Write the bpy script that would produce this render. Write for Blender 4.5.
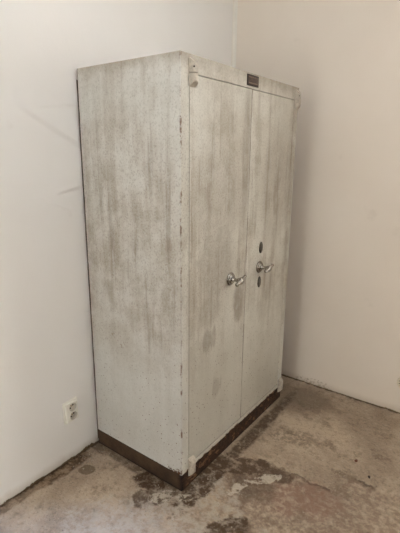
import bpy, bmesh, math, random
from mathutils import Vector, Matrix, noise as mnoise

# ------------------------------------------------------------------ clear
for o in list(bpy.data.objects):
    bpy.data.objects.remove(o)
SC = bpy.context.scene
COL = SC.collection
rnd = random.Random(7)

# ------------------------------------------------------------------ camera
CAM = (1.54888, -1.23913, 1.44970)
cd = bpy.data.cameras.new('camera')
cam = bpy.data.objects.new('camera', cd)
COL.objects.link(cam)
cam.matrix_world = (Matrix.Translation(CAM) @ Matrix.Rotation(0.63106, 4, 'Z')
                    @ Matrix.Rotation(1.31750, 4, 'X') @ Matrix.Rotation(0.0086, 4, 'Z'))
cd.sensor_fit = 'VERTICAL'
cd.sensor_height = 24.0
cd.lens = 24.0 * 424.55 / 533.0
cd.clip_start = 0.05
SC.camera = cam

# ------------------------------------------------------------------ light and exposure
SC.view_settings.view_transform = 'Standard'
SC.view_settings.look = 'None'
SC.view_settings.exposure = 0.0
SC.view_settings.gamma = 1.0
SC.view_settings.use_curve_mapping = False
LAMP_POS = (1.30, -0.30, 2.47)
LAMP_STRENGTH = 42.0
LAMP_COLOR = (0.93, 1.0, 1.13)
w = bpy.data.worlds.new('sky')
SC.world = w
w.use_nodes = True
bgn = w.node_tree.nodes['Background']
bgn.inputs['Color'].default_value = (1.0, 0.985, 0.93, 1)
bgn.inputs['Strength'].default_value = 11.7
SUN_EL = math.radians(32)
sd = bpy.data.lights.new('sun', 'SUN')
sd.energy = 3.3
sd.color = (0.26, 0.47, 1.0)
sd.angle = math.radians(5)
sun = bpy.data.objects.new('sun', sd)
COL.objects.link(sun)
sdir = Vector((-math.cos(SUN_EL) / math.sqrt(2), -math.cos(SUN_EL) / math.sqrt(2), -math.sin(SUN_EL)))
sun.rotation_euler = sdir.to_track_quat('-Z', 'Y').to_euler()
sun.location = (4, 4, 4)

# ------------------------------------------------------------------ node helper
class NT:
    def __init__(s, name, rough=0.6, metallic=0.0, spec=0.4):
        s.m = bpy.data.materials.new(name)
        s.m.use_nodes = True
        s.t = s.m.node_tree
        s.n = s.t.nodes
        s.b = s.n['Principled BSDF']
        s.b.inputs['Roughness'].default_value = rough
        s.b.inputs['Metallic'].default_value = metallic
        s.b.inputs['Specular IOR Level'].default_value = spec
        tc = s.n.new('ShaderNodeTexCoord')
        s.P = tc.outputs['Object']
        sp = s.n.new('ShaderNodeSeparateXYZ')
        s.L(s.P, sp.inputs[0])
        s.x, s.y, s.z = sp.outputs
    def L(s, a, b):
        if isinstance(a, (int, float)):
            b.default_value = a
        elif isinstance(a, tuple):
            b.default_value = a if len(a) != 3 or len(b.default_value) == 3 else (*a, 1)
        else:
            s.t.links.new(a, b)
    def map(s, loc=(0, 0, 0), rot=(0, 0, 0), scale=(1, 1, 1), typ='POINT', src=None):
        n = s.n.new('ShaderNodeMapping')
        n.vector_type = typ
        s.L(src or s.P, n.inputs[0])
        n.inputs[1].default_value = loc
        n.inputs[2].default_value = rot
        n.inputs[3].default_value = scale
        return n.outputs[0]
    def noise(s, scale=5, detail=4, rough=0.55, stretch=None, seed=0, dist=0):
        n = s.n.new('ShaderNodeTexNoise')
        v = s.map(loc=(seed * 3.7, seed * 1.9, seed * 5.3), scale=stretch or (1, 1, 1))
        s.L(v, n.inputs['Vector'])
        n.inputs['Scale'].default_value = scale
        n.inputs['Detail'].default_value = detail
        n.inputs['Roughness'].default_value = rough
        n.inputs['Distortion'].default_value = dist
        return n.outputs['Fac']
    def vor(s, scale, seed=0):
        n = s.n.new('ShaderNodeTexVoronoi')
        s.L(s.map(loc=(seed * 3.7, seed * 1.9, seed * 5.3)), n.inputs['Vector'])
        n.inputs['Scale'].default_value = scale
        return n.outputs['Distance']
    def math(s, op, a, b=0.0, c=None, clamp=False):
        n = s.n.new('ShaderNodeMath')
        n.operation = op
        n.use_clamp = clamp
        s.L(a, n.inputs[0]); s.L(b, n.inputs[1])
        if c is not None: s.L(c, n.inputs[2])
        return n.outputs[0]
    def ss(s, v, lo, hi, a=0.0, b=1.0):
        n = s.n.new('ShaderNodeMapRange')
        n.interpolation_type = 'SMOOTHSTEP'
        flip = lo > hi
        if flip: lo, hi, a, b = hi, lo, b, a
        s.L(v, n.inputs[0])
        for i, q in enumerate((lo, hi, a, b)): n.inputs[1 + i].default_value = q
        return n.outputs[0]
    def mul(s, *v):
        r = v[0]
        for q in v[1:]: r = s.math('MULTIPLY', r, q)
        return r
    def add(s, *v):
        r = v[0]
        for q in v[1:]: r = s.math('ADD', r, q)
        return r
    def mx(s, *v):
        r = v[0]
        for q in v[1:]: r = s.math('MAXIMUM', r, q)
        return r
    def mix(s, f, a, b):
        n = s.n.new('ShaderNodeMix')
        n.data_type = 'RGBA'
        s.L(f, n.inputs[0])
        s.L(a, n.inputs[6]); s.L(b, n.inputs[7])
        return n.outputs[2]
    def blob(s, c, r, ang=0.0, n=None, amp=0.8, soft=0.25):
        soft *= 0.6
        """soft-edged ragged patch: centre c, radii r, turned by ang about z"""
        v = s.map(loc=c, rot=(0, 0, ang), scale=r, typ='TEXTURE')
        ln = s.n.new('ShaderNodeVectorMath'); ln.operation = 'LENGTH'
        s.L(v, ln.inputs[0])
        d = ln.outputs['Value']
        if n is not None:
            d = s.add(d, s.math('MULTIPLY', s.math('SUBTRACT', n, 0.5), amp * 2))
        return s.ss(d, 1 + soft, 1 - soft)
    def color(s, c): s.L(c, s.b.inputs['Base Color'])
    def rough(s, c): s.L(c, s.b.inputs['Roughness'])
    def bump(s, h, dist=0.01, strength=1.0):
        n = s.n.new('ShaderNodeBump')
        n.inputs['Distance'].default_value = dist
        n.inputs['Strength'].default_value = strength
        s.L(h, n.inputs['Height'])
        s.L(n.outputs[0], s.b.inputs['Normal'])

def lin(r, g, b):
    f = lambda c: (c / 255 / 12.92) if c / 255 <= 0.04045 else ((c / 255 + 0.055) / 1.055) ** 2.4
    return (f(r), f(g), f(b), 1)

# ------------------------------------------------------------------ materials
def mat_wall(name, left):
    t = NT(name, 0.85, spec=0.2)
    big = t.noise(1.6, 3, seed=1)
    mid = t.noise(14, 4, seed=2)
    if left:
        base = t.mix(t.ss(big, 0.3, 0.7), lin(240, 237, 233), lin(243, 241, 238))
    else:
        base = t.mix(t.ss(big, 0.3, 0.7), lin(230, 219, 206), lin(234, 224, 212))
    # scattered grubby marks
    mk = t.mul(t.ss(t.noise(9, 5, seed=4), 0.66, 0.78), 0.10)
    base = t.mix(mk, base, lin(165, 150, 130))
    # torn plaster and dirt along the foot of the wall
    n1 = t.noise(9, 5, 0.65, seed=6)
    n2 = t.noise(60, 4, 0.6, seed=7)
    edge = t.add(t.mul(t.ss(n1, 0.48, 0.75), 0.016 if left else 0.006), t.mul(n2, 0.007), -0.002)
    d = t.math('SUBTRACT', t.z, edge)
    halo = t.mul(t.ss(d, 0.05, 0.0), 0.35)
    base = t.mix(halo, base, lin(176, 160, 136))
    base = t.mix(t.ss(d, 0.004, -0.002), base, t.mix(n2, lin(74, 58, 40), lin(132, 112, 84)))
    if not left:
        cr = t.blob((0.66, 1.236, 0.012), (0.13, 1, 0.035), 0, n1, 1.1, 0.2)
        fl = t.mul(cr, t.ss(n2, 0.50, 0.60))
        base = t.mix(t.mul(fl, 0.5), base, lin(150, 124, 98))
    t.color(base)
    h = t.add(t.mul(t.noise(60, 3, seed=8), 0.10), t.mul(mid, 0.35), t.mul(t.noise(3.5, 2, seed=9), 1.0))
    if left:
        # shallow sloping steps added to the bump of the plaster
        def step(pts, hgt, w0, fade):
            r = None
            (y0, z0), (y1, z1) = pts
            k = (z1 - z0) / (y1 - y0)
            line = t.add(z0, t.mul(t.math('SUBTRACT', t.y, y0), k), t.mul(t.math('SUBTRACT', t.noise(4, 2, seed=11), 0.5), 0.03))
            up = t.math('SUBTRACT', t.z, line)
            st = t.mul(t.ss(up, -w0, 0.003), t.ss(up, fade, 0.0))
            inr = t.mul(t.ss(t.y, y0 - 0.01, y0 + 0.06), t.ss(t.y, y1 + 0.05, y1))
            return t.mul(st, inr, hgt)
        for a in [(((-0.285, 1.640), (0.0, 1.505)), 2.6, 0.030, 0.12),
                  (((-0.210, 1.632), (0.0, 1.660)), 1.3, 0.016, 0.10),
                  (((-0.160, 1.300), (0.0, 1.330)), 1.5, 0.018, 0.09),
                  (((-0.235, 1.300), (-0.02, 1.20)), 1.0, 0.020, 0.09)]:
            h = t.add(h, step(*a))
    t.bump(h, 0.004, 0.8)
    return t.m

def mat_floor():
    t = NT('worn_concrete', 0.82, spec=0.25)
    n1 = t.noise(3.2, 6, 0.6, seed=1)
    n2 = t.noise(11, 6, 0.62, seed=2)
    n3 = t.noise(38, 5, 0.65, seed=3)
    n4 = t.noise(130, 3, 0.6, seed=4)
    n5 = t.noise(24, 7, 0.75, seed=5)
    nw = t.add(t.mul(n2, 0.5), t.mul(n5, 0.5))
    base = t.mix(t.ss(n1, 0.32, 0.68), lin(154, 136, 118), lin(190, 171, 149))
    base = t.mix(t.mul(t.ss(nw, 0.49, 0.61), 0.6), base, lin(98, 81, 66))
    base = t.mix(t.mul(t.ss(n5, 0.50, 0.66), 0.40), base, lin(190, 174, 153))
    base = t.mix(t.mul(t.ss(t.noise(56, 5, 0.75, seed=14), 0.53, 0.63), 0.34), base, lin(82, 68, 55))
    base = t.mix(t.mul(t.ss(t.noise(75, 4, 0.75, seed=15), 0.54, 0.64), 0.26), base, lin(204, 192, 174))
    # lower, rougher layer in front of the broken screed edge
    lowy = t.add(t.mul(t.ss(t.x, 1.10, 1.14), 0.135), 0.404, t.mul(t.math('SUBTRACT', n2, 0.5), 0.07), t.mul(t.math('SUBTRACT', n3, 0.5), 0.03))
    low = t.mul(t.ss(t.math('SUBTRACT', t.y, lowy), 0.008, -0.008), t.ss(t.x, 0.60, 0.75))
    base = t.mix(t.mul(low, t.ss(n3, 0.35, 0.60), 0.6), base, lin(118, 96, 82))
    rim = t.mul(t.ss(t.math('ABSOLUTE', t.math('SUBTRACT', t.y, t.math('SUBTRACT', lowy, 0.003))), 0.008, 0.002), t.add(t.mul(t.ss(t.x, 0.80, 1.0), t.ss(t.x, 1.095, 1.075)), t.mul(t.ss(t.x, 1.145, 1.16), t.ss(t.x, 1.26, 1.22), 0.9)), t.ss(n3, 0.30, 0.45))
    base = t.mix(t.mul(rim, 0.7), base, lin(66, 50, 39))  # dark line under the broken edge, its shadow put into the colour
    red = t.blob((0.99, 0.29, 0), (0.17, 0.10, 1), 0.6, n2, 0.9, 0.5)
    base = t.mix(t.mul(red, t.ss(n3, 0.3, 0.6, 0.3, 1.0), 0.5), base, lin(144, 110, 94))
    # pale dusty crust; last blob is the daylight pool painted paler
    pale = t.mx(t.blob((0.56, -0.20, 0), (0.36, 0.16, 1), 0.7, n2, 1.0, 0.4),
                t.blob((0.70, 0.06, 0), (0.13, 0.17, 1), 0.6, n2, 1.2, 0.3),
                t.mul(t.blob((0.20, -0.50, 0), (0.40, 0.14, 1), 0.78, n2, 0.8, 0.5), 0.3))
    base = t.mix(t.mul(pale, t.ss(n5, 0.42, 0.56), 0.62), base, lin(188, 178, 164))
    flake = t.mx(t.blob((0.815, 0.302, 0), (0.075, 0.026, 1), 0.95, n3, 0.9, 0.15),
                 t.blob((0.74, 0.18, 0), (0.07, 0.022, 1), 1.35, n3, 0.9, 0.2),
                 t.blob((0.50, -0.075, 0), (0.055, 0.028, 1), 0.9, n3, 1.2, 0.2),
                 t.blob((0.585, -0.02, 0), (0.035, 0.02, 1), 0.5, n3, 1.2, 0.2))
    # damp and rust stains
    wet = t.mx(t.mul(t.blob((0.40, -0.035, 0), (0.085, 0.06, 1), 0.1, nw, 1.2, 0.25), 1.0),
               t.mul(t.blob((0.47, -0.09, 0), (0.11, 0.055, 1), 1.0, nw, 1.1, 0.25), 0.8),
               t.mul(t.blob((0.595, 0.12, 0), (0.06, 0.22, 1), 0.0, nw, 1.2, 0.3), 0.95),
               t.mul(t.blob((0.61, 0.60, 0), (0.035, 0.45, 1), 0.0, nw, 0.7, 0.5), 0.9),
               t.mul(t.blob((0.70, 0.315, 0), (0.055, 0.12, 1), -0.9, nw, 1.0, 0.25), 0.9),
               t.mul(t.blob((0.79, 0.22, 0), (0.11, 0.09, 1), 0.0, nw, 1.0, 0.35), 0.55),
               t.mul(t.blob((0.825, 0.345, 0), (0.05, 0.10, 1), -1.2, nw, 1.0, 0.3), 0.8),
               t.mul(t.blob((0.825, -0.045, 0), (0.05, 0.10, 1), -0.6, nw, 1.1, 0.25), 0.95),
               t.mul(t.blob((0.04, -0.02, 0), (0.10, 0.03, 1), 0.0, nw, 1.0, 0.4), 0.7),
               t.mul(t.blob((0.30, -0.012, 0), (0.32, 0.03, 1), 0.0, nw, 0.8, 0.5), 0.75))
    base = t.mix(t.mul(wet, t.ss(n5, 0.64, 0.46, 0.3, 1.0), 0.97), base, t.mix(n3, lin(48, 32, 18), lin(86, 62, 40)))
    base = t.mix(t.mul(flake, t.ss(n5, 0.40, 0.5), 0.85), base, lin(196, 185, 168))
    oval = t.blob((0.105, -0.164, 0), (0.040, 0.032, 1), 0.6, n3, 0.35, 0.15)
    base = t.mix(t.mul(oval, 0.75), base, lin(100, 82, 62))
    strip = t.mx(t.blob((0.012, -0.22, 0), (0.045, 0.15, 1), 0.0, n2, 0.9, 0.3),
                 t.mul(t.blob((0.0, -0.42, 0), (0.03, 0.28, 1), 0.0, n2, 0.9, 0.4), 0.7))
    base = t.mix(t.mul(strip, t.ss(n5, 0.66, 0.45, 0.45, 1.0), 0.88), base, t.mix(t.ss(n5, 0.4, 0.6), lin(66, 50, 32), lin(118, 90, 64)))
    jl = t.mul(t.ss(t.add(t.math('SUBTRACT', t.x, -0.014), t.mul(t.math('SUBTRACT', n5, 0.5), 0.05)), 0.016, 0.002), t.ss(n2, 0.34, 0.50))
    base = t.mix(t.mul(jl, 0.85), base, lin(56, 42, 30))
    # dark line of dirt in the joint with the right wall, darker patches, and wear marks
    jr = t.mul(t.ss(t.math('SUBTRACT', 1.236, t.y), 0.014, 0.003), t.ss(n5, 0.40, 0.55))
    base = t.mix(t.mul(jr, 0.85), base, lin(58, 46, 36))
    dark_patch = t.mx(t.blob((0.66, 1.02, 0), (0.20, 0.16, 1), 0.2, n2, 1.0, 0.5),
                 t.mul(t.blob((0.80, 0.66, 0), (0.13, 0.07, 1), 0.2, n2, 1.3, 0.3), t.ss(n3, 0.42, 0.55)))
    base = t.mix(t.mul(dark_patch, 0.45), base, lin(84, 70, 57))
    scuff = t.mul(t.ss(t.noise(5, 3, 0.5, seed=9, dist=2.0), 0.485, 0.5), t.ss(t.noise(5, 3, 0.5, seed=9, dist=2.0), 0.515, 0.5), t.ss(n2, 0.5, 0.6))
    base = t.mix(t.mul(scuff, 0.16), base, lin(200, 186, 166))
    spk = t.ss(t.vor(42, 3), 0.10, 0.05)
    base = t.mix(t.mul(spk, t.ss(n2, 0.45, 0.6), 0.55), base, lin(205, 195, 180))
    spk2 = t.ss(t.vor(34, 8), 0.10, 0.05)
    base = t.mix(t.mul(spk2, t.ss(n2, 0.42, 0.6), 0.7), base, lin(58, 46, 37))
    t.color(base)
    t.rough(t.math('SUBTRACT', 0.86, t.mul(wet, 0.25)))
    h = t.add(t.mul(n2, 0.8), t.mul(n3, 0.8), t.mul(n4, 0.45), t.mul(flake, 0.4))
    t.bump(h, 0.010, 1.0)
    return t.m

# positions on the cabinet are in its own frame: x depth (front +), y width, z up; origin at the middle of its foot
CD, CW, CH = 0.555, 0.979, 1.80
HX, HY = CD / 2, CW / 2

def mat_paint(name, face):
    """old hammered grey-white enamel. face: 'side', 'front', 'door'"""
    t = NT(name, 0.48, spec=0.4)
    nb = t.noise(2.3, 4, 0.6, seed=1)
    nm = t.noise(9, 6, 0.65, seed=2)
    nf = t.noise(125, 4, 0.65, seed=3)
    nff = t.noise(170, 2, 0.5, seed=5)
    st = t.noise(13, 5, 0.62, stretch=(1, 1, 0.09), seed=4)
    st2 = t.noise(34, 4, 0.6, stretch=(1, 1, 0.06), seed=12)
    if face == 'side':
        c0, c1 = lin(207, 206, 201), lin(194, 192, 185)
    else:
        c0, c1 = lin(211, 208, 198), lin(197, 193, 182)
    base = t.mix(t.ss(nb, 0.3, 0.7), c0, c1)
    upz = t.mul(t.ss(t.z, 0.35, 0.95), t.ss(t.z, 1.75, 1.35, 0.55, 1.0))                                   # grime sits on the upper two thirds
    grime = t.mul(t.ss(t.add(t.mul(st, 0.55), t.mul(nm, 0.45)), 0.44, 0.64), t.add(0.18, t.mul(upz, 0.82)))
    mid = t.mul(t.ss(t.z, 0.40, 0.75), t.ss(t.z, 1.45, 1.1), 0.32) if face == 'side' else t.mul(t.ss(t.z, 0.9, 1.5), 0.30)
    base = t.mix(t.mul(mid, t.ss(nm, 0.3, 0.6, 0.4, 1.0)), base, lin(150, 138, 120))
    base = t.mix(t.mul(grime, 0.55), base, lin(142, 126, 107))
    runs = t.mul(t.ss(st2, 0.52, 0.66), t.ss(st, 0.42, 0.6), upz)
    base = t.mix(t.mul(runs, 0.42), base, lin(122, 106, 90))
    # hammer-finish speckle
    base = t.mix(t.mul(t.ss(nf, 0.50, 0.66), t.add(0.14, t.mul(upz, 0.24))), base, lin(116, 107, 95))
    base = t.mix(t.mul(t.ss(nff, 0.55, 0.70), 0.16), base, lin(232, 228, 218))
    # soiled top margin
    topd = t.mul(t.ss(t.add(t.z, t.mul(nm, 0.10)), 1.80, 1.86), 0.45)
    base = t.mix(topd, base, lin(140, 126, 108))
    # rust pinholes, more of them low down
    v = t.vor(52, 2)
    lowm = t.ss(t.z, 1.0, 0.35, 0.06, 1.0)
    pin = t.mul(t.ss(v, 0.17, 0.09), t.ss(t.noise(7, 4, seed=6), 0.40, 0.52), lowm)
    base = t.mix(t.mul(pin, 0.85), base, lin(98, 64, 40))
    ym = t.math('ADD', t.y, HY)
    xm = t.math('SUBTRACT', HX, t.x)
    ns = t.noise(26, 5, 0.7, seed=8)
    nz = t.noise(10, 5, 0.7, stretch=(1, 1, 0.5), seed=9)
    # bare, rusting arris of the near front corner
    if face == 'side':
        near = t.mul(t.ss(xm, 0.007, 0.002), t.ss(ym, 0.06, 0.03))
    else:
        near = t.ss(ym, 0.009, 0.004)
    rust = t.mul(near, t.ss(t.add(t.mul(ns, 0.6), t.mul(nz, 0.4)), 0.48, 0.58), 0.9)
    if face == 'side':
        bk = t.mul(t.ss(xm, CD - 0.006, CD - 0.001), t.ss(nz, 0.45, 0.55), 0.6)
        rust = t.mx(rust, bk)
        sc = t.mul(t.blob((-0.12, -HY, 0.62), (0.10, 1, 0.05), 0, ns, 1.2, 0.25), t.ss(ns, 0.56, 0.66), 0.7)
        rust = t.mx(rust, sc)
    base = t.mix(rust, base, t.mix(ns, lin(70, 44, 28), lin(128, 92, 64)))
    if face != 'side':
        def dirt_shade(y, z, ry, rz, k, nn=nm, amp=0.9):
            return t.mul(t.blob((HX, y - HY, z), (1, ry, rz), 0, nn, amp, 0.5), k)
        sm = t.mx(dirt_shade(0.25, 1.00, 0.13, 0.15, 0.5, nm, 1.3), dirt_shade(0.20, 0.66, 0.05, 0.05, 0.6, st2, 1.6), dirt_shade(0.25, 1.28, 0.20, 0.18, 0.35),
                  dirt_shade(0.43, 0.77, 0.045, 0.09, 0.75), dirt_shade(0.72, 0.80, 0.05, 0.10, 0.45), dirt_shade(0.78, 1.30, 0.16, 0.25, 0.4),  # below the handles: stain together with the handles' painted shadow
                  dirt_shade(0.26, 0.40, 0.03, 0.05, 0.4, st2, 1.6), dirt_shade(0.46, 1.45, 0.03, 0.28, 0.45), dirt_shade(0.20, 0.80, 0.08, 0.07, 0.4))
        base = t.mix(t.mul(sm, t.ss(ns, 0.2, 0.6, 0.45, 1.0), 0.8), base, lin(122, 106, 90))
    # ragged rust creeping up from the plinth
    lift = t.ss(ym, 0.05, 0.0) if face == 'side' else t.math('ADD', 0.0, 0.0)
    if face == 'side':
        crn = t.ss(xm, 0.20, 0.02)
        edge = t.add(0.0795, t.mul(t.ss(ns, 0.44, 0.62), crn, 0.034), t.mul(t.ss(ns, 0.6, 0.7), 0.006))
    else:
        edge = t.add(0.081, t.mul(t.ss(ns, 0.46, 0.68), 0.012))
    rm = t.ss(t.math('SUBTRACT', t.z, edge), 0.0015, -0.0015)
    base = t.mix(rm, base, t.mix(t.ss(ns, 0.4, 0.65), lin(50, 33, 22), lin(110, 78, 52)))
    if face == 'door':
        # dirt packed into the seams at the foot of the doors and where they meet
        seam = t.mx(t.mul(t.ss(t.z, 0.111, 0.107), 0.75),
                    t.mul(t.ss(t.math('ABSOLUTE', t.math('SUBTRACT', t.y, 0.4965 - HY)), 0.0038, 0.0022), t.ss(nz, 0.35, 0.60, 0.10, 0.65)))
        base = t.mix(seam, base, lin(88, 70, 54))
    t.color(base)
    t.rough(t.add(0.42, t.mul(grime, 0.25), t.mul(rm, 0.4)))
    t.bump(t.add(t.mul(nf, 0.6), t.mul(nff, 0.4), t.mul(t.mx(rust, rm), -0.6)), 0.0016, 0.5)
    return t.m

def mat_plinth():
    t = NT('rusted_brown_plinth_paint', 0.7, spec=0.3)
    n1 = t.noise(12, 5, 0.65, seed=1)
    n2 = t.noise(40, 6, 0.7, seed=2)
    n3 = t.noise(18, 5, 0.7, stretch=(1, 1, 2.0), seed=3)
    front = t.ss(t.x, HX - 0.012, HX - 0.003)
    side = t.mix(t.ss(n1, 0.35, 0.65), lin(58, 43, 31), lin(76, 58, 42))
    side = t.mix(t.mul(t.ss(n2, 0.55, 0.7), 0.5), side, lin(52, 36, 26))
    fr = t.mix(t.ss(n2, 0.35, 0.65), lin(38, 26, 19), lin(76, 52, 38))
    fr = t.mix(t.mul(t.ss(n3, 0.54, 0.64), 0.85), fr, lin(146, 110, 80))
    base = t.mix(front, side, fr)
    corner = t.mul(t.ss(t.y, -HY + 0.05, -HY), t.ss(t.x, HX - 0.03, HX))
    base = t.mix(t.mul(corner, 0.85), base, lin(38, 24, 17))
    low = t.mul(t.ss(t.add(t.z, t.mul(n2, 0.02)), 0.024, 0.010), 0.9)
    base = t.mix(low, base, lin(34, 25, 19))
    t.color(base)
    t.bump(t.add(n2, t.mul(n1, 0.6)), 0.004, 0.9)
    return t.m

def simple(name, c, rough=0.5, metallic=0.0, var=0.12, scale=40, bump=0.0, spec=0.4):
    t = NT(name, rough, metallic, spec)
    n = t.noise(scale, 4, 0.6)
    d = tuple(q * (1 - var * 2) for q in c[:3])
    t.color(t.mix(t.ss(n, 0.35, 0.65), (*c[:3], 1.0), (*d, 1.0)))
    if bump: t.bump(n, bump, 0.7)
    return t.m

M = dict(
    wall_l=mat_wall('left_wall_plaster', True), wall_r=mat_wall('right_wall_plaster', False),
    floor=mat_floor(),
    ceil=simple('ceiling_whitewash', lin(236, 231, 222), 0.9, var=0.02, scale=4),
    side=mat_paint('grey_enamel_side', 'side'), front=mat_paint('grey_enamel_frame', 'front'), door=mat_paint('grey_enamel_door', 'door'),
    plinth=mat_plinth(),
    back=simple('brown_back_sheet', lin(84, 68, 56), 0.8, var=0.3, scale=20),
    hinge=simple('chipped_cream_hinge_paint', lin(193, 183, 168), 0.5, var=0.12, scale=70, bump=0.001),
    hole=simple('dark_hole', lin(44, 34, 27), 0.8, var=0.05),
    chrome=simple('worn_nickel', (0.40, 0.375, 0.34, 1), 0.27, 1.0, var=0.2, scale=60),
    iron=simple('tarnished_steel', (0.17, 0.155, 0.135, 1), 0.36, 1.0, var=0.2, scale=80),
    brown=simple('bronzed_plate', lin(84, 66, 56), 0.5, 0.2, var=0.22, scale=50),
    dbrown=simple('dark_plate_border', lin(52, 38, 31), 0.5, 0.2, var=0.2, scale=60),
    worn=simple('worn_plate_marks', lin(128, 110, 96), 0.5, 0.2, var=0.2, scale=120),
    plastic=simple('white_socket_plastic', lin(238, 234, 224), 0.35, var=0.01, scale=10, spec=0.5),
    insert=simple('shaded_socket_well', lin(205, 198, 184), 0.4, var=0.02, scale=10),
    pin=simple('brass_pin', (0.5, 0.4, 0.25, 1), 0.35, 1.0),
    vent=simple('cream_vent_plastic', lin(226, 214, 192), 0.5, var=0.03),
    wood=simple('white_window_paint', lin(230, 228, 222), 0.5, var=0.03),
    grit=simple('plaster_grit', lin(172, 160, 143), 0.9, var=0.2, scale=20),
    brick=simple('red_brick_chip', lin(118, 78, 60), 0.9, var=0.2, scale=90),
    dark=simple('dark_pebble', lin(62, 52, 44), 0.85, var=0.2, scale=90),
)
g = NT('opal_lamp_glass', 0.4)
g.b.inputs['Emission Color'].default_value = (*LAMP_COLOR, 1)
g.b.inputs['Emission Strength'].default_value = LAMP_STRENGTH
M['glow'] = g.m

# ------------------------------------------------------------------ mesh helpers
def box(bm, a, b, bevel=0.0, seg=2):
    vs = [bm.verts.new((x, y, z)) for x in (a[0], b[0]) for y in (a[1], b[1]) for z in (a[2], b[2])]
    fs = [(0, 1, 3, 2), (4, 6, 7, 5), (0, 4, 5, 1), (2, 3, 7, 6), (0, 2, 6, 4), (1, 5, 7, 3)]
    faces = [bm.faces.new([vs[i] for i in f]) for f in fs]
    if bevel:
        ed = list({e for f in faces for e in f.edges})
        bmesh.ops.bevel(bm, geom=ed, offset=bevel, segments=seg, profile=0.6, affect='EDGES')

def lathe(bm, prof, mat=Matrix.Identity(4), n=32, sx=1.0, sy=1.0):
    """prof: (radius, height) pairs revolved about local z"""
    rings = []
    for r, h in prof:
        if r < 1e-6:
            rings.append([bm.verts.new(mat @ Vector((0, 0, h)))])
        else:
            rings.append([bm.verts.new(mat @ Vector((r * sx * math.cos(2 * math.pi * i / n), r * sy * math.sin(2 * math.pi * i / n), h))) for i in range(n)])
    for A, B in zip(rings, rings[1:]):
        for i in range(n):
            j = (i + 1) % n
            if len(A) == 1 and len(B) == 1: continue
            if len(A) == 1: bm.faces.new((A[0], B[i], B[j]))
            elif len(B) == 1: bm.faces.new((A[i], A[j], B[0]))
            else: bm.faces.new((A[i], A[j], B[j], B[i]))

def obj(name, bm, mat, parent=None, smooth=None):
    bmesh.ops.recalc_face_normals(bm, faces=bm.faces[:])
    me = bpy.data.meshes.new(name)
    bm.to_mesh(me); bm.free()
    me.materials.append(mat)
    if smooth is not None:
        for p in me.polygons: p.use_smooth = True
        me.set_sharp_from_angle(angle=math.radians(smooth))
    o = bpy.data.objects.new(name, me)
    COL.objects.link(o)
    if parent: o.parent = parent
    return o

def tag(o, label, cat, group=None):
    o['label'] = label; o['category'] = cat
    if group: o['group'] = group
    return o

def thing(name, label, cat, loc=(0, 0, 0), rz=0.0):
    o = bpy.data.objects.new(name, None)
    o.empty_display_size = 0.1
    COL.objects.link(o)
    o.location = loc; o.rotation_euler = (0, 0, rz)
    return tag(o, label, cat)

def struct(name, bm, mat, label=None, smooth=None):
    o = obj(name, bm, mat, None, smooth)
    o['kind'] = 'structure'
    if label: o['label'] = label
    return o

# ------------------------------------------------------------------ room shell
XL, YR, XB, YN, ZC, T = -0.014, 1.236, 3.30, -2.90, 2.70, 0.14

def floor_mesh():
    def axis(a, b, fa, fb, fine, coarse):
        v = []
        q = a
        while q < b - 1e-6:
            v.append(q)
            q += fine if fa <= q < fb else coarse
        return v + [b]
    xs = axis(XL - T, XB + T, -0.05, 1.55, 0.009, 0.11)
    ys = axis(YN - T, YR + T, -0.70, 1.25, 0.009, 0.11)
    bm = bmesh.new()
    def sst(v, lo, hi):
        k = max(0.0, min(1.0, (v - lo) / (hi - lo)))
        return k * k * (3 - 2 * k)
    grid = []
    for x in xs:
        row = []
        for y in ys:
            p = Vector((x, y, 0))
            f = mnoise.fractal(p * 9, 1.0, 2.0, 4) * 0.0020 + mnoise.fractal(p * 30 + Vector((5, 1, 0)), 1.0, 2.0, 3) * 0.0010
            z = -0.003 + f
            e = 0.404 + 0.135 * sst(x, 1.10, 1.14) + 0.022 * mnoise.noise(p * 14)
            drop = sst(e - y, -0.003, 0.010) * sst(x, 0.62, 0.74)
            z -= 0.009 * drop * (1 - 0.75 * sst(e - y, 0.05, 0.45))
            # crumbs of crust near the front corner
            rough = sst(0.33 - math.hypot(x - 0.62, y + 0.0), 0.0, 0.25)
            z += rough * max(0, mnoise.fractal(p * 26, 0.9, 2.0, 4)) * 0.004
            if XL < x < 0.57 and 0 < y < 1.0: z = min(z, -0.001)
            row.append(bm.verts.new((x, y, min(z, 0.003))))
        grid.append(row)
    for i in range(len(xs) - 1):
        for j in range(len(ys) - 1):
            bm.faces.new((grid[i][j], grid[i + 1][j], grid[i + 1][j + 1], grid[i][j + 1]))
    return bm
fo = struct('floor', floor_mesh(), M['floor'], 'worn stained grey brown concrete floor', 60)

bm = bmesh.new(); box(bm, (XL - T, YN - T, -0.02), (XL, YR + T, ZC)); struct('wall_left', bm, M['wall_l'], 'white plastered wall behind the cabinet')
bm = bmesh.new()
WX0, WX1, WZ0, WZ1 = 1.875, 2.85, 1.28, 2.25
box(bm, (XL, YR, -0.02), (WX0, YR + T, ZC)); box(bm, (WX1, YR, -0.02), (XB + T, YR + T, ZC))
box(bm, (WX0, YR, -0.02), (WX1, YR + T, WZ0)); box(bm, (WX0, YR, WZ1), (WX1, YR + T, ZC))
struct('wall_right', bm, M['wall_r'], 'warm white plastered wall right of the cabinet')
bm = bmesh.new()
VX0, VX1, VZ0, VZ1 = 0.35, 1.0, 0.60, 2.05
box(bm, (XL, YN - T, -0.02), (VX0, YN, ZC)); box(bm, (VX1, YN - T, -0.02), (XB + T, YN, ZC))
box(bm, (VX0, YN - T, -0.02), (VX1, YN, VZ0)); box(bm, (VX0, YN - T, VZ1), (VX1, YN, ZC))
struct('wall_front', bm, M['wall_l'])
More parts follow.
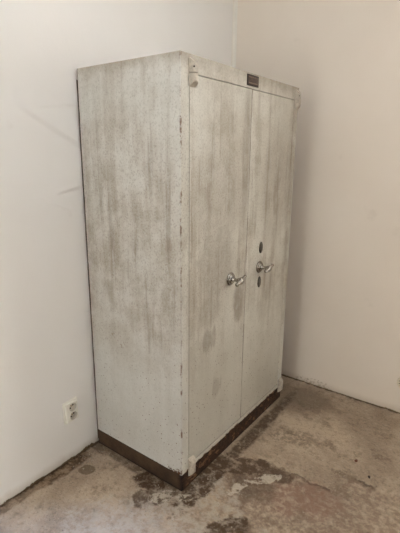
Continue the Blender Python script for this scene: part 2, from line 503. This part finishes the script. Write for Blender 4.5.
bm = bmesh.new(); box(bm, (XB, YN, -0.02), (XB + T, YR, ZC)); struct('wall_back', bm, M['wall_l'])
bm = bmesh.new(); box(bm, (XL - T, YN - T, ZC), (XB + T, YR + T, ZC + 0.1)); struct('ceiling', bm, M['ceil'])
# slightly rounded plaster in the inner corner
bm = bmesh.new()
R = 0.022
arc = [(XL + R - R * math.sin(a), YR - R + R * math.cos(a)) for a in [math.pi / 2 * i / 8 for i in range(9)]]
arc = arc + [(XL - 0.002, YR + 0.002)]
lo = [bm.verts.new((x, y, 0.0)) for x, y in arc]; hi = [bm.verts.new((x, y, ZC)) for x, y in arc]
for i in range(len(arc)):
    j = (i + 1) % len(arc)
    bm.faces.new((lo[i], lo[j], hi[j], hi[i]))
struct('trim_1', bm, M['ceil'], 'rounded plaster in the corner of the two walls', 40)
# window frame of the opening, out of view on the right
bm = bmesh.new()
F = 0.05
yf0, yf1 = YR + 0.06, YR + 0.11
box(bm, (WX0, yf0, WZ0), (WX0 + F, yf1, WZ1)); box(bm, (WX1 - F, yf0, WZ0), (WX1, yf1, WZ1))
box(bm, (WX0 + F, yf0, WZ0), (WX1 - F, yf1, WZ0 + F)); box(bm, (WX0 + F, yf0, WZ1 - F), (WX1 - F, yf1, WZ1))
struct('window_1', bm, M['wood'])
bm = bmesh.new()
yf0, yf1 = YN - 0.11, YN - 0.06
box(bm, (VX0, yf0, VZ0), (VX0 + F, yf1, VZ1)); box(bm, (VX1 - F, yf0, VZ0), (VX1, yf1, VZ1))
box(bm, (VX0 + F, yf0, VZ0), (VX1 - F, yf1, VZ0 + F)); box(bm, (VX0 + F, yf0, VZ1 - F), (VX1 - F, yf1, VZ1))
struct('window_2', bm, M['wood'])

# ------------------------------------------------------------------ cabinet
cab = thing('metal_cabinet', 'tall grey-white enamelled steel two-door cabinet with rusty brown plinth in the room corner', 'cabinet',
            (HX * math.cos(-0.0053) - HY * math.sin(-0.0053), HX * math.sin(-0.0053) + HY * math.cos(-0.0053), 0), -0.0053)
def fx(y): return y - HY       # width position measured from the near side
SH = 0.003                     # sheet thickness of the shell
PZ = 0.081                     # plinth height
STL, GAP = 0.050, 0.0028       # stile width, gap round the doors
Z_RAIL, Z_DB = 1.737, 0.106
bm = bmesh.new(); box(bm, (-HX, -HY, PZ), (HX - 0.0003, -HY + SH, CH), 0.0012); obj('side_panel', bm, M['side'], cab, 35)
bm = bmesh.new(); box(bm, (-HX, HY - SH, PZ), (HX - 0.0003, HY, CH), 0.0012); obj('side_panel', bm, M['side'], cab, 35)
bm = bmesh.new(); box(bm, (-HX + 0.001, -HY + SH, CH - 0.02), (HX - 0.03, HY - SH, CH - 0.0005)); obj('top_panel', bm, M['side'], cab)
bm = bmesh.new(); box(bm, (-HX + 0.001, -HY + SH, PZ), (HX - 0.03, HY - SH, PZ + 0.018)); obj('bottom_panel', bm, M['side'], cab)
bm = bmesh.new(); box(bm, (-HX - 0.0115, -HY + 0.004, 0.02), (-HX, HY - 0.004, 1.758)); obj('back_panel', bm, M['back'], cab)['label'] = 'dark brown back sheet'
# one-piece front frame: stiles, top rail, bottom strip
bm = bmesh.new()
xf0, xf1 = HX - 0.030, HX
ys = [-HY + SH, -HY + STL, HY - STL, HY - SH]; zs = [PZ, Z_DB - 0.004, Z_RAIL, CH]
grid = {}
for k, x in enumerate((xf0, xf1)):
    for i, y in enumerate(ys):
        for j, z in enumerate(zs): grid[k, i, j] = bm.verts.new((x, y, z))
for k in (0, 1):
    for i in range(3):
        for j in range(3):
            if (i, j) != (1, 1): bm.faces.new([grid[k, i, j], grid[k, i + 1, j], grid[k, i + 1, j + 1], grid[k, i, j + 1]])
ring = [(i, 0) for i in range(3)] + [(3, j) for j in range(3)] + [(i, 3) for i in (3, 2, 1)] + [(0, j) for j in (3, 2, 1)]
for L in (ring, [(1, 1), (2, 1), (2, 2), (1, 2)]):
    for a, b in zip(L, L[1:] + L[:1]):
        bm.faces.new([grid[0, a[0], a[1]], grid[0, b[0], b[1]], grid[1, b[0], b[1]], grid[1, a[0], a[1]]])
bmesh.ops.recalc_face_normals(bm, faces=bm.faces[:])
ed = [e for e in bm.edges if not e.is_boundary and e.calc_face_angle(0) > 1.0]
bmesh.ops.bevel(bm, geom=ed, offset=0.003, segments=2, profile=0.6, affect='EDGES')
fr = obj('front_frame', bm, M['front'], cab, 35)

# plinth: hollow rusted base ring with a slightly eaten lower edge
bm = bmesh.new()
def plinth_ring():
    t = 0.02
    out = [(-HX, -HY), (HX, -HY), (HX, HY), (-HX, HY)]
    n = 60
    path = []
    for k in range(4):
        a, b = Vector(out[k]), Vector(out[(k + 1) % 4])
        for i in range(n): path.append(a.lerp(b, i / n))
    O0, O1, I0, I1 = [], [], [], []
    for p in path:
        j = mnoise.noise(Vector((p.x * 22, p.y * 22, 3.1))) * 0.0018
        d = Vector((p.x, p.y)) * (1 + j)
        q = Vector((max(-HX + t, min(HX - t, p.x)), max(-HY + t, min(HY - t, p.y))))
        O0.append(bm.verts.new((d.x, d.y, 0))); O1.append(bm.verts.new((p.x * 0.9985, p.y * 0.9985, PZ)))
        I0.append(bm.verts.new((q.x, q.y, 0))); I1.append(bm.verts.new((q.x, q.y, PZ)))
    N = len(path)
    for i in range(N):
        j = (i + 1) % N
        for A, B in ((O0, O1), (O1, I1), (I1, I0), (I0, O0)):
            try: bm.faces.new((A[i], A[j], B[j], B[i]))
            except ValueError: pass
    bmesh.ops.remove_doubles(bm, verts=bm.verts[:], dist=1e-5)
plinth_ring()
obj('plinth', bm, M['plinth'], cab, 40)['label'] = 'rusty dark brown plinth'

# doors
def oval_plate(bm, y, z, ry, rz, th):
    m = Matrix.Translation((HX, fx(y), z)) @ Matrix.Rotation(math.pi / 2, 4, 'Y')
    lathe(bm, [(0, 0), (1, 0), (1, th * 0.5), (0.86, th), (0, th)], m, 32, rz, ry)

def hinge_shape(z0, z1, y, slant, r=0.0185, depth=0.022):
    """half-round knuckle standing off the face; slant -1 / 1 cuts the lower / upper end back at an angle"""
    bm = bmesh.new()
    n = 14
    prof = [(-0.003, -r)] + [(0.006 + (depth - 0.006) * math.sin(math.pi * i / n) ** 0.8, -r * math.cos(math.pi * i / n)) for i in range(n + 1)] + [(-0.003, r)]
    lo = [bm.verts.new((HX + a, fx(y) + b, z0 + (0.95 * max(a, 0) if slant < 0 else 0))) for a, b in prof]
    hi = [bm.verts.new((HX + a, fx(y) + b, z1 - (0.95 * max(a, 0) if slant > 0 else 0))) for a, b in prof]
    N = len(prof)
    for i in range(N): bm.faces.new((lo[i], lo[(i + 1) % N], hi[(i + 1) % N], hi[i]))
    bm.faces.new(lo[::-1]); bm.faces.new(hi)
    ed = [e for e in bm.edges if (e.verts[0] in lo) == (e.verts[1] in lo)]
    bmesh.ops.bevel(bm, geom=ed, offset=0.0012, segments=2, profile=0.6, affect='EDGES')
    return bm

def hinge(parent, z0, z1, y, slant):
    h = obj('hinge_knuckle', hinge_shape(z0, z1, y, slant), M['hinge'], parent, 35)
    h['label'] = 'chipped cream half-round hinge knuckle'
    return h

def handle(door, y, z, tilt):
    base = Matrix.Translation((HX, fx(y), z)) @ Matrix.Rotation(math.pi / 2, 4, 'Y')     # local z -> out of the door
    bm = bmesh.new()
    lathe(bm, [(0, 0), (0.030, 0), (0.0305, 0.004), (0.028, 0.008), (0.0225, 0.0095), (0.0215, 0.013), (0.018, 0.0165), (0, 0.0175)], base, 36)
    obj('handle_rose', bm, M['chrome'], door, 30)['label'] = 'stepped round nickel rose'
    bm = bmesh.new()
    lathe(bm, [(0, 0.014), (0.0135, 0.014), (0.010, 0.022), (0.0085, 0.034), (0.012, 0.046), (0.0165, 0.055), (0.0155, 0.063), (0.009, 0.068), (0, 0.069)], base, 28)
    bar = Matrix.Translation((HX + 0.056, fx(y), z)) @ Matrix.Rotation(tilt, 4, 'X') @ Matrix.Rotation(-math.pi / 2, 4, 'X')
    lathe(bm, [(0, -0.040), (0.006, -0.039), (0.0085, -0.034), (0.0075, -0.026), (0.0115, -0.016), (0.0155, 0), (0.0115, 0.014), (0.007, 0.025), (0.0062, 0.033), (0.0075, 0.041), (0.005, 0.046), (0, 0.047)], bar, 24)
    obj('handle_lever', bm, M['chrome'], door, 40)['label'] = 'nickel cross-bar turning lever'

def keyhole(door, y, z):
    bm = bmesh.new(); oval_plate(bm, y, z, 0.0155, 0.029, 0.005)
    k = obj('keyhole_cover', bm, M['iron'], door, 35)
    k['label'] = 'dull oval steel keyhole cover'

mid = 0.4965
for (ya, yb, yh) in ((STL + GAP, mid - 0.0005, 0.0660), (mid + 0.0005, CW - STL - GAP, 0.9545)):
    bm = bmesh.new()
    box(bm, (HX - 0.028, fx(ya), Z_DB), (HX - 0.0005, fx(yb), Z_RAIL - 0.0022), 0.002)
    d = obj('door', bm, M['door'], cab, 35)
    hinge(d, 1.690, Z_RAIL - 0.0012, yh, -1)
    hinge(d, 0.092, 0.141, yh, 1)
    if ya < 0.3:
        handle(d, 0.357, 0.908, math.radians(20))
    else:
        handle(d, 0.627, 0.910, math.radians(14))
        keyhole(d, 0.637, 1.009); keyhole(d, 0.634, 0.829)
    for z0, z1, sl in ((Z_RAIL + 0.0012, 1.790, 1), (0.046, 0.0905, -1)):
        hinge(fr, z0, z1, yh, sl)
# screw heads of the hinge pieces
for y, z in ((0.0540, 1.756), (0.063, 0.070), (0.9440, 1.756)):
    bm = bmesh.new()
    m = Matrix.Translation((HX + 0.0185, fx(y), z)) @ Matrix.Rotation(math.pi / 2, 4, 'Y')
    lathe(bm, [(0, -0.004), (0.0032, -0.004), (0.0032, 0.0012), (0, 0.0016)], m, 14)
    obj('hinge_screw', bm, M['hole'], fr, 40)['label'] = 'dark screw hole in hinge'

# maker's plate: border, field, worn illegible relief
bm = bmesh.new()
py0, py1, pz0, pz1 = 0.447, 0.545, 1.747, 1.792
box(bm, (HX - 0.001, fx(py0), pz0), (HX + 0.003, fx(py1), pz1), 0.001)
npl = obj('nameplate', bm, M['dbrown'], cab, 35); npl['label'] = 'small dark brown bronzed nameplate'
bm = bmesh.new(); box(bm, (HX + 0.002, fx(py0 + 0.007), pz0 + 0.006), (HX + 0.0036, fx(py1 - 0.006), pz1 - 0.006), 0.0006)
obj('plate_field', bm, M['brown'], npl, 35)
bm = bmesh.new()
yq = py0 + 0.012
while yq < py1 - 0.016:
    wq = rnd.uniform(0.004, 0.009)
    box(bm, (HX + 0.003, fx(yq), pz1 - 0.0125), (HX + 0.0044, fx(yq + wq), pz1 - 0.0085)); yq += wq + 0.003
box(bm, (HX + 0.003, fx(py0 + 0.012), pz0 + 0.009), (HX + 0.0042, fx(py1 - 0.012), pz0 + 0.0135))
obj('plate_relief', bm, M['worn'], npl)

# ------------------------------------------------------------------ double socket on the left wall
SY, SZ, SW, SHT = -0.150, 0.264, 0.080, 0.112
so = thing('wall_socket', 'white plastic double power socket low on the left wall', 'socket', (XL, SY, SZ))
so.rotation_euler = (math.radians(2.0), 0, 0)
bm = bmesh.new(); box(bm, (0, -SW / 2, -SHT / 2), (0.009, SW / 2, SHT / 2), 0.003); obj('back_plate', bm, M['plastic'], so, 35)
bm = bmesh.new()
ins = 0.007
y0, y1, z0, z1 = -SW / 2 + ins, SW / 2 - ins, -SHT / 2 + ins, SHT / 2 - ins
# front cover with two round wells
RW, DW, NW = 0.0205, 0.013, 32
xc = 0.024
WELLS = ((0.0228, 0.004), (-0.0228, 0.004))
XF = 0.0205
def cover(bm):
    rect = [(y0, z0), (y1, z0), (y1, z1), (y0, z1)]
    edges = []
    c = 0.0025
    back = [bm.verts.new((0.009, y, z)) for y, z in rect]
    lip = [bm.verts.new((XF - c, y, z)) for y, z in rect]
    rimv = [bm.verts.new((XF, y + (c if y < 0 else -c), z + (c if z < 0 else -c))) for y, z in rect]
    for A, B in ((back, lip), (lip, rimv)):
        for i in range(4):
            bm.faces.new((A[i], A[(i + 1) % 4], B[(i + 1) % 4], B[i]))
    edges += [bm.edges.get((rimv[i], rimv[(i + 1) % 4])) for i in range(4)]
    for cz, cy in WELLS:
        ringv = [bm.verts.new((XF, cy + RW * math.cos(2 * math.pi * i / NW), cz + RW * math.sin(2 * math.pi * i / NW))) for i in range(NW)]
        edges += [bm.edges.new((ringv[i], ringv[(i + 1) % NW])) for i in range(NW)]
    bmesh.ops.triangle_fill(bm, use_beauty=True, use_dissolve=False, edges=edges)
cover(bm); cov = obj('cover', bm, M['plastic'], so, 35)
for (cz, cy), an in zip(WELLS, (0.6, 0.6)):
    base = Matrix.Translation((XF, cy, cz)) @ Matrix.Rotation(math.pi / 2, 4, 'Y')
    bm = bmesh.new()
    lathe(bm, [(RW, 0.0), (RW - 0.0012, -0.010), (0, -0.0105)], base, NW)
    wl = obj('socket_well', bm, M['insert'], cov, 30)
    bm = bmesh.new()
    for s in (-1, 1):
        p = Matrix.Translation((0.0104, cy + s * 0.0095 * math.cos(an), cz + s * 0.0095 * math.sin(an))) @ Matrix.Rotation(math.pi / 2, 4, 'Y')
        lathe(bm, [(0.0040, -0.001), (0.0040, 0.0004), (0, 0.0005)], p, 14)
    obj('contact_holes', bm, M['hole'], cov, 40)
    bm = bmesh.new()
    p = Matrix.Translation((0.0100, cy - 0.012 * math.sin(an), cz + 0.012 * math.cos(an))) @ Matrix.Rotation(math.pi / 2, 4, 'Y')
    lathe(bm, [(0, 0), (0.0028, 0), (0.0028, 0.010), (0.0015, 0.0125), (0, 0.0125)], p, 14)
    obj('earth_pin', bm, M['pin'], cov, 40)

# ------------------------------------------------------------------ round vent on the right wall, cut by the frame edge
VX, VZ, VR = 1.216, 0.196, 0.050
ve = thing('wall_vent', 'round slatted vent cover low on the right wall', 'vent', (VX, YR, VZ))
rot = Matrix.Rotation(math.pi / 2, 4, 'X')          # local z -> -y, into the room
bm = bmesh.new()
lathe(bm, [(VR - 0.006, 0), (VR, 0), (VR, 0.004), (VR - 0.002, 0.007), (VR - 0.009, 0.007), (VR - 0.0095, 0.002), (VR - 0.0095, 0), ], rot, 48)
obj('vent_rim', bm, M['vent'], ve, 35)
bm = bmesh.new(); lathe(bm, [(0, 0.0005), (VR - 0.007, 0.0005), (VR - 0.007, 0.0012), (0, 0.0012)], rot, 48); obj('vent_opening', bm, M['hole'], ve)
bm = bmesh.new()
for k in range(-3, 4):
    zz = k * 0.0145
    hw = math.sqrt(max(1e-6, (VR - 0.004) ** 2 - (abs(zz) - 0.001) ** 2)) if k else VR - 0.004
    if abs(k) == 3: hw = 0.022
    box(bm, (-hw, -0.0066, zz - 0.0044), (hw, -0.001, zz + 0.0044), 0.0006, 1)
obj('vent_slats', bm, M['vent'], ve)

# ------------------------------------------------------------------ loose bits on the floor
def chip(name, label, cat, x, y, s, mat, seed, group=None, flat=0.6):
    bm = bmesh.new()
    bmesh.ops.create_icosphere(bm, subdivisions=2, radius=1.0)
    for v in bm.verts:
        v.co *= 1 + 0.45 * mnoise.noise(v.co * 1.3 + Vector((seed, 0, 0)))
        v.co = Vector((v.co.x * s, v.co.y * s * 0.75, v.co.z * s * flat))
    zmin = min(v.co.z for v in bm.verts)
    for v in bm.verts: v.co.z -= zmin
    o = obj(name, bm, mat, None, 40)
    hit = SC  # height looked up on the floor mesh below
    z = floor_z(x, y)
    o.location = (x, y, z - 0.0008); o.rotation_euler = (0, 0, seed)
    return tag(o, label, cat, group)
from mathutils.bvhtree import BVHTree
_fm = fo.data
BV = BVHTree.FromPolygons([v.co.copy() for v in _fm.vertices], [tuple(p.vertices) for p in _fm.polygons])
def floor_z(x, y):
    h = BV.ray_cast(Vector((x, y, 1)), Vector((0, 0, -1)))
    return h[0].z if h[0] else 0.0
chip('brick_chip', 'tiny reddish brick chip lying on the open floor right of the cabinet', 'chip', 1.121, 0.667, 0.0085, M['brick'], 1.0)
chip('pebble', 'small dark pebble on the floor by the short crack at the right', 'pebble', 1.203, 0.594, 0.008, M['dark'], 2.0)

# gravelly crumbs and plaster grit: too many to count
bm = bmesh.new()
def crumb(x, y, s):
    m = Matrix.Translation((x, y, floor_z(x, y) + s * 0.3)) @ Matrix.Rotation(rnd.uniform(0, 6.3), 4, 'Z') @ Matrix.Rotation(rnd.uniform(-.5, .5), 4, 'X') @ Matrix.Diagonal((s, s * rnd.uniform(.6, 1), s * rnd.uniform(.4, .7), 1))
    bmesh.ops.create_icosphere(bm, subdivisions=1, radius=1.0, matrix=m)
for _ in range(150):
    a = rnd.gauss(0, 1), rnd.gauss(0, 1)
    x, y = 0.60 + a[0] * 0.13, -0.03 + a[1] * 0.10
    if x < 0.57 and y > -0.012: continue
    crumb(x, y, rnd.uniform(0.0015, 0.0045))
for _ in range(70):
    x, y = 0.07 + rnd.gauss(0, 0.05), -0.08 + rnd.gauss(0, 0.06)
    if y > -0.012 or x < 0.005: continue
    crumb(x, y, rnd.uniform(0.0015, 0.004))
for _ in range(90):
    crumb(rnd.uniform(0.59, 1.3), rnd.uniform(-0.2, 1.2), rnd.uniform(0.001, 0.003))
for _ in range(60):
    crumb(rnd.uniform(0.5, 1.3), YR - abs(rnd.gauss(0, 0.02)) - 0.004, rnd.uniform(0.001, 0.004))
gr = obj('plaster_grit', bm, M['grit'])
gr['kind'] = 'stuff'
tag(gr, 'pale plaster grit and crumbs scattered over the concrete floor', 'grit')

# ------------------------------------------------------------------ ceiling lamp, above the view
la = thing('ceiling_lamp', 'opal globe lamp on a short stem under the ceiling', 'lamp', (LAMP_POS[0], LAMP_POS[1], ZC))
bm = bmesh.new(); lathe(bm, [(0, 0), (0.055, 0), (0.05, -0.02), (0.012, -0.03), (0.012, LAMP_POS[2] + 0.08 - ZC), (0, LAMP_POS[2] + 0.08 - ZC)], n=28); obj('lamp_stem', bm, M['wood'], la, 40)
bm = bmesh.new()
bmesh.ops.create_uvsphere(bm, u_segments=32, v_segments=20, radius=0.085, matrix=Matrix.Translation((0, 0, LAMP_POS[2] - ZC)))
obj('lamp_globe', bm, M['glow'], la, 60)
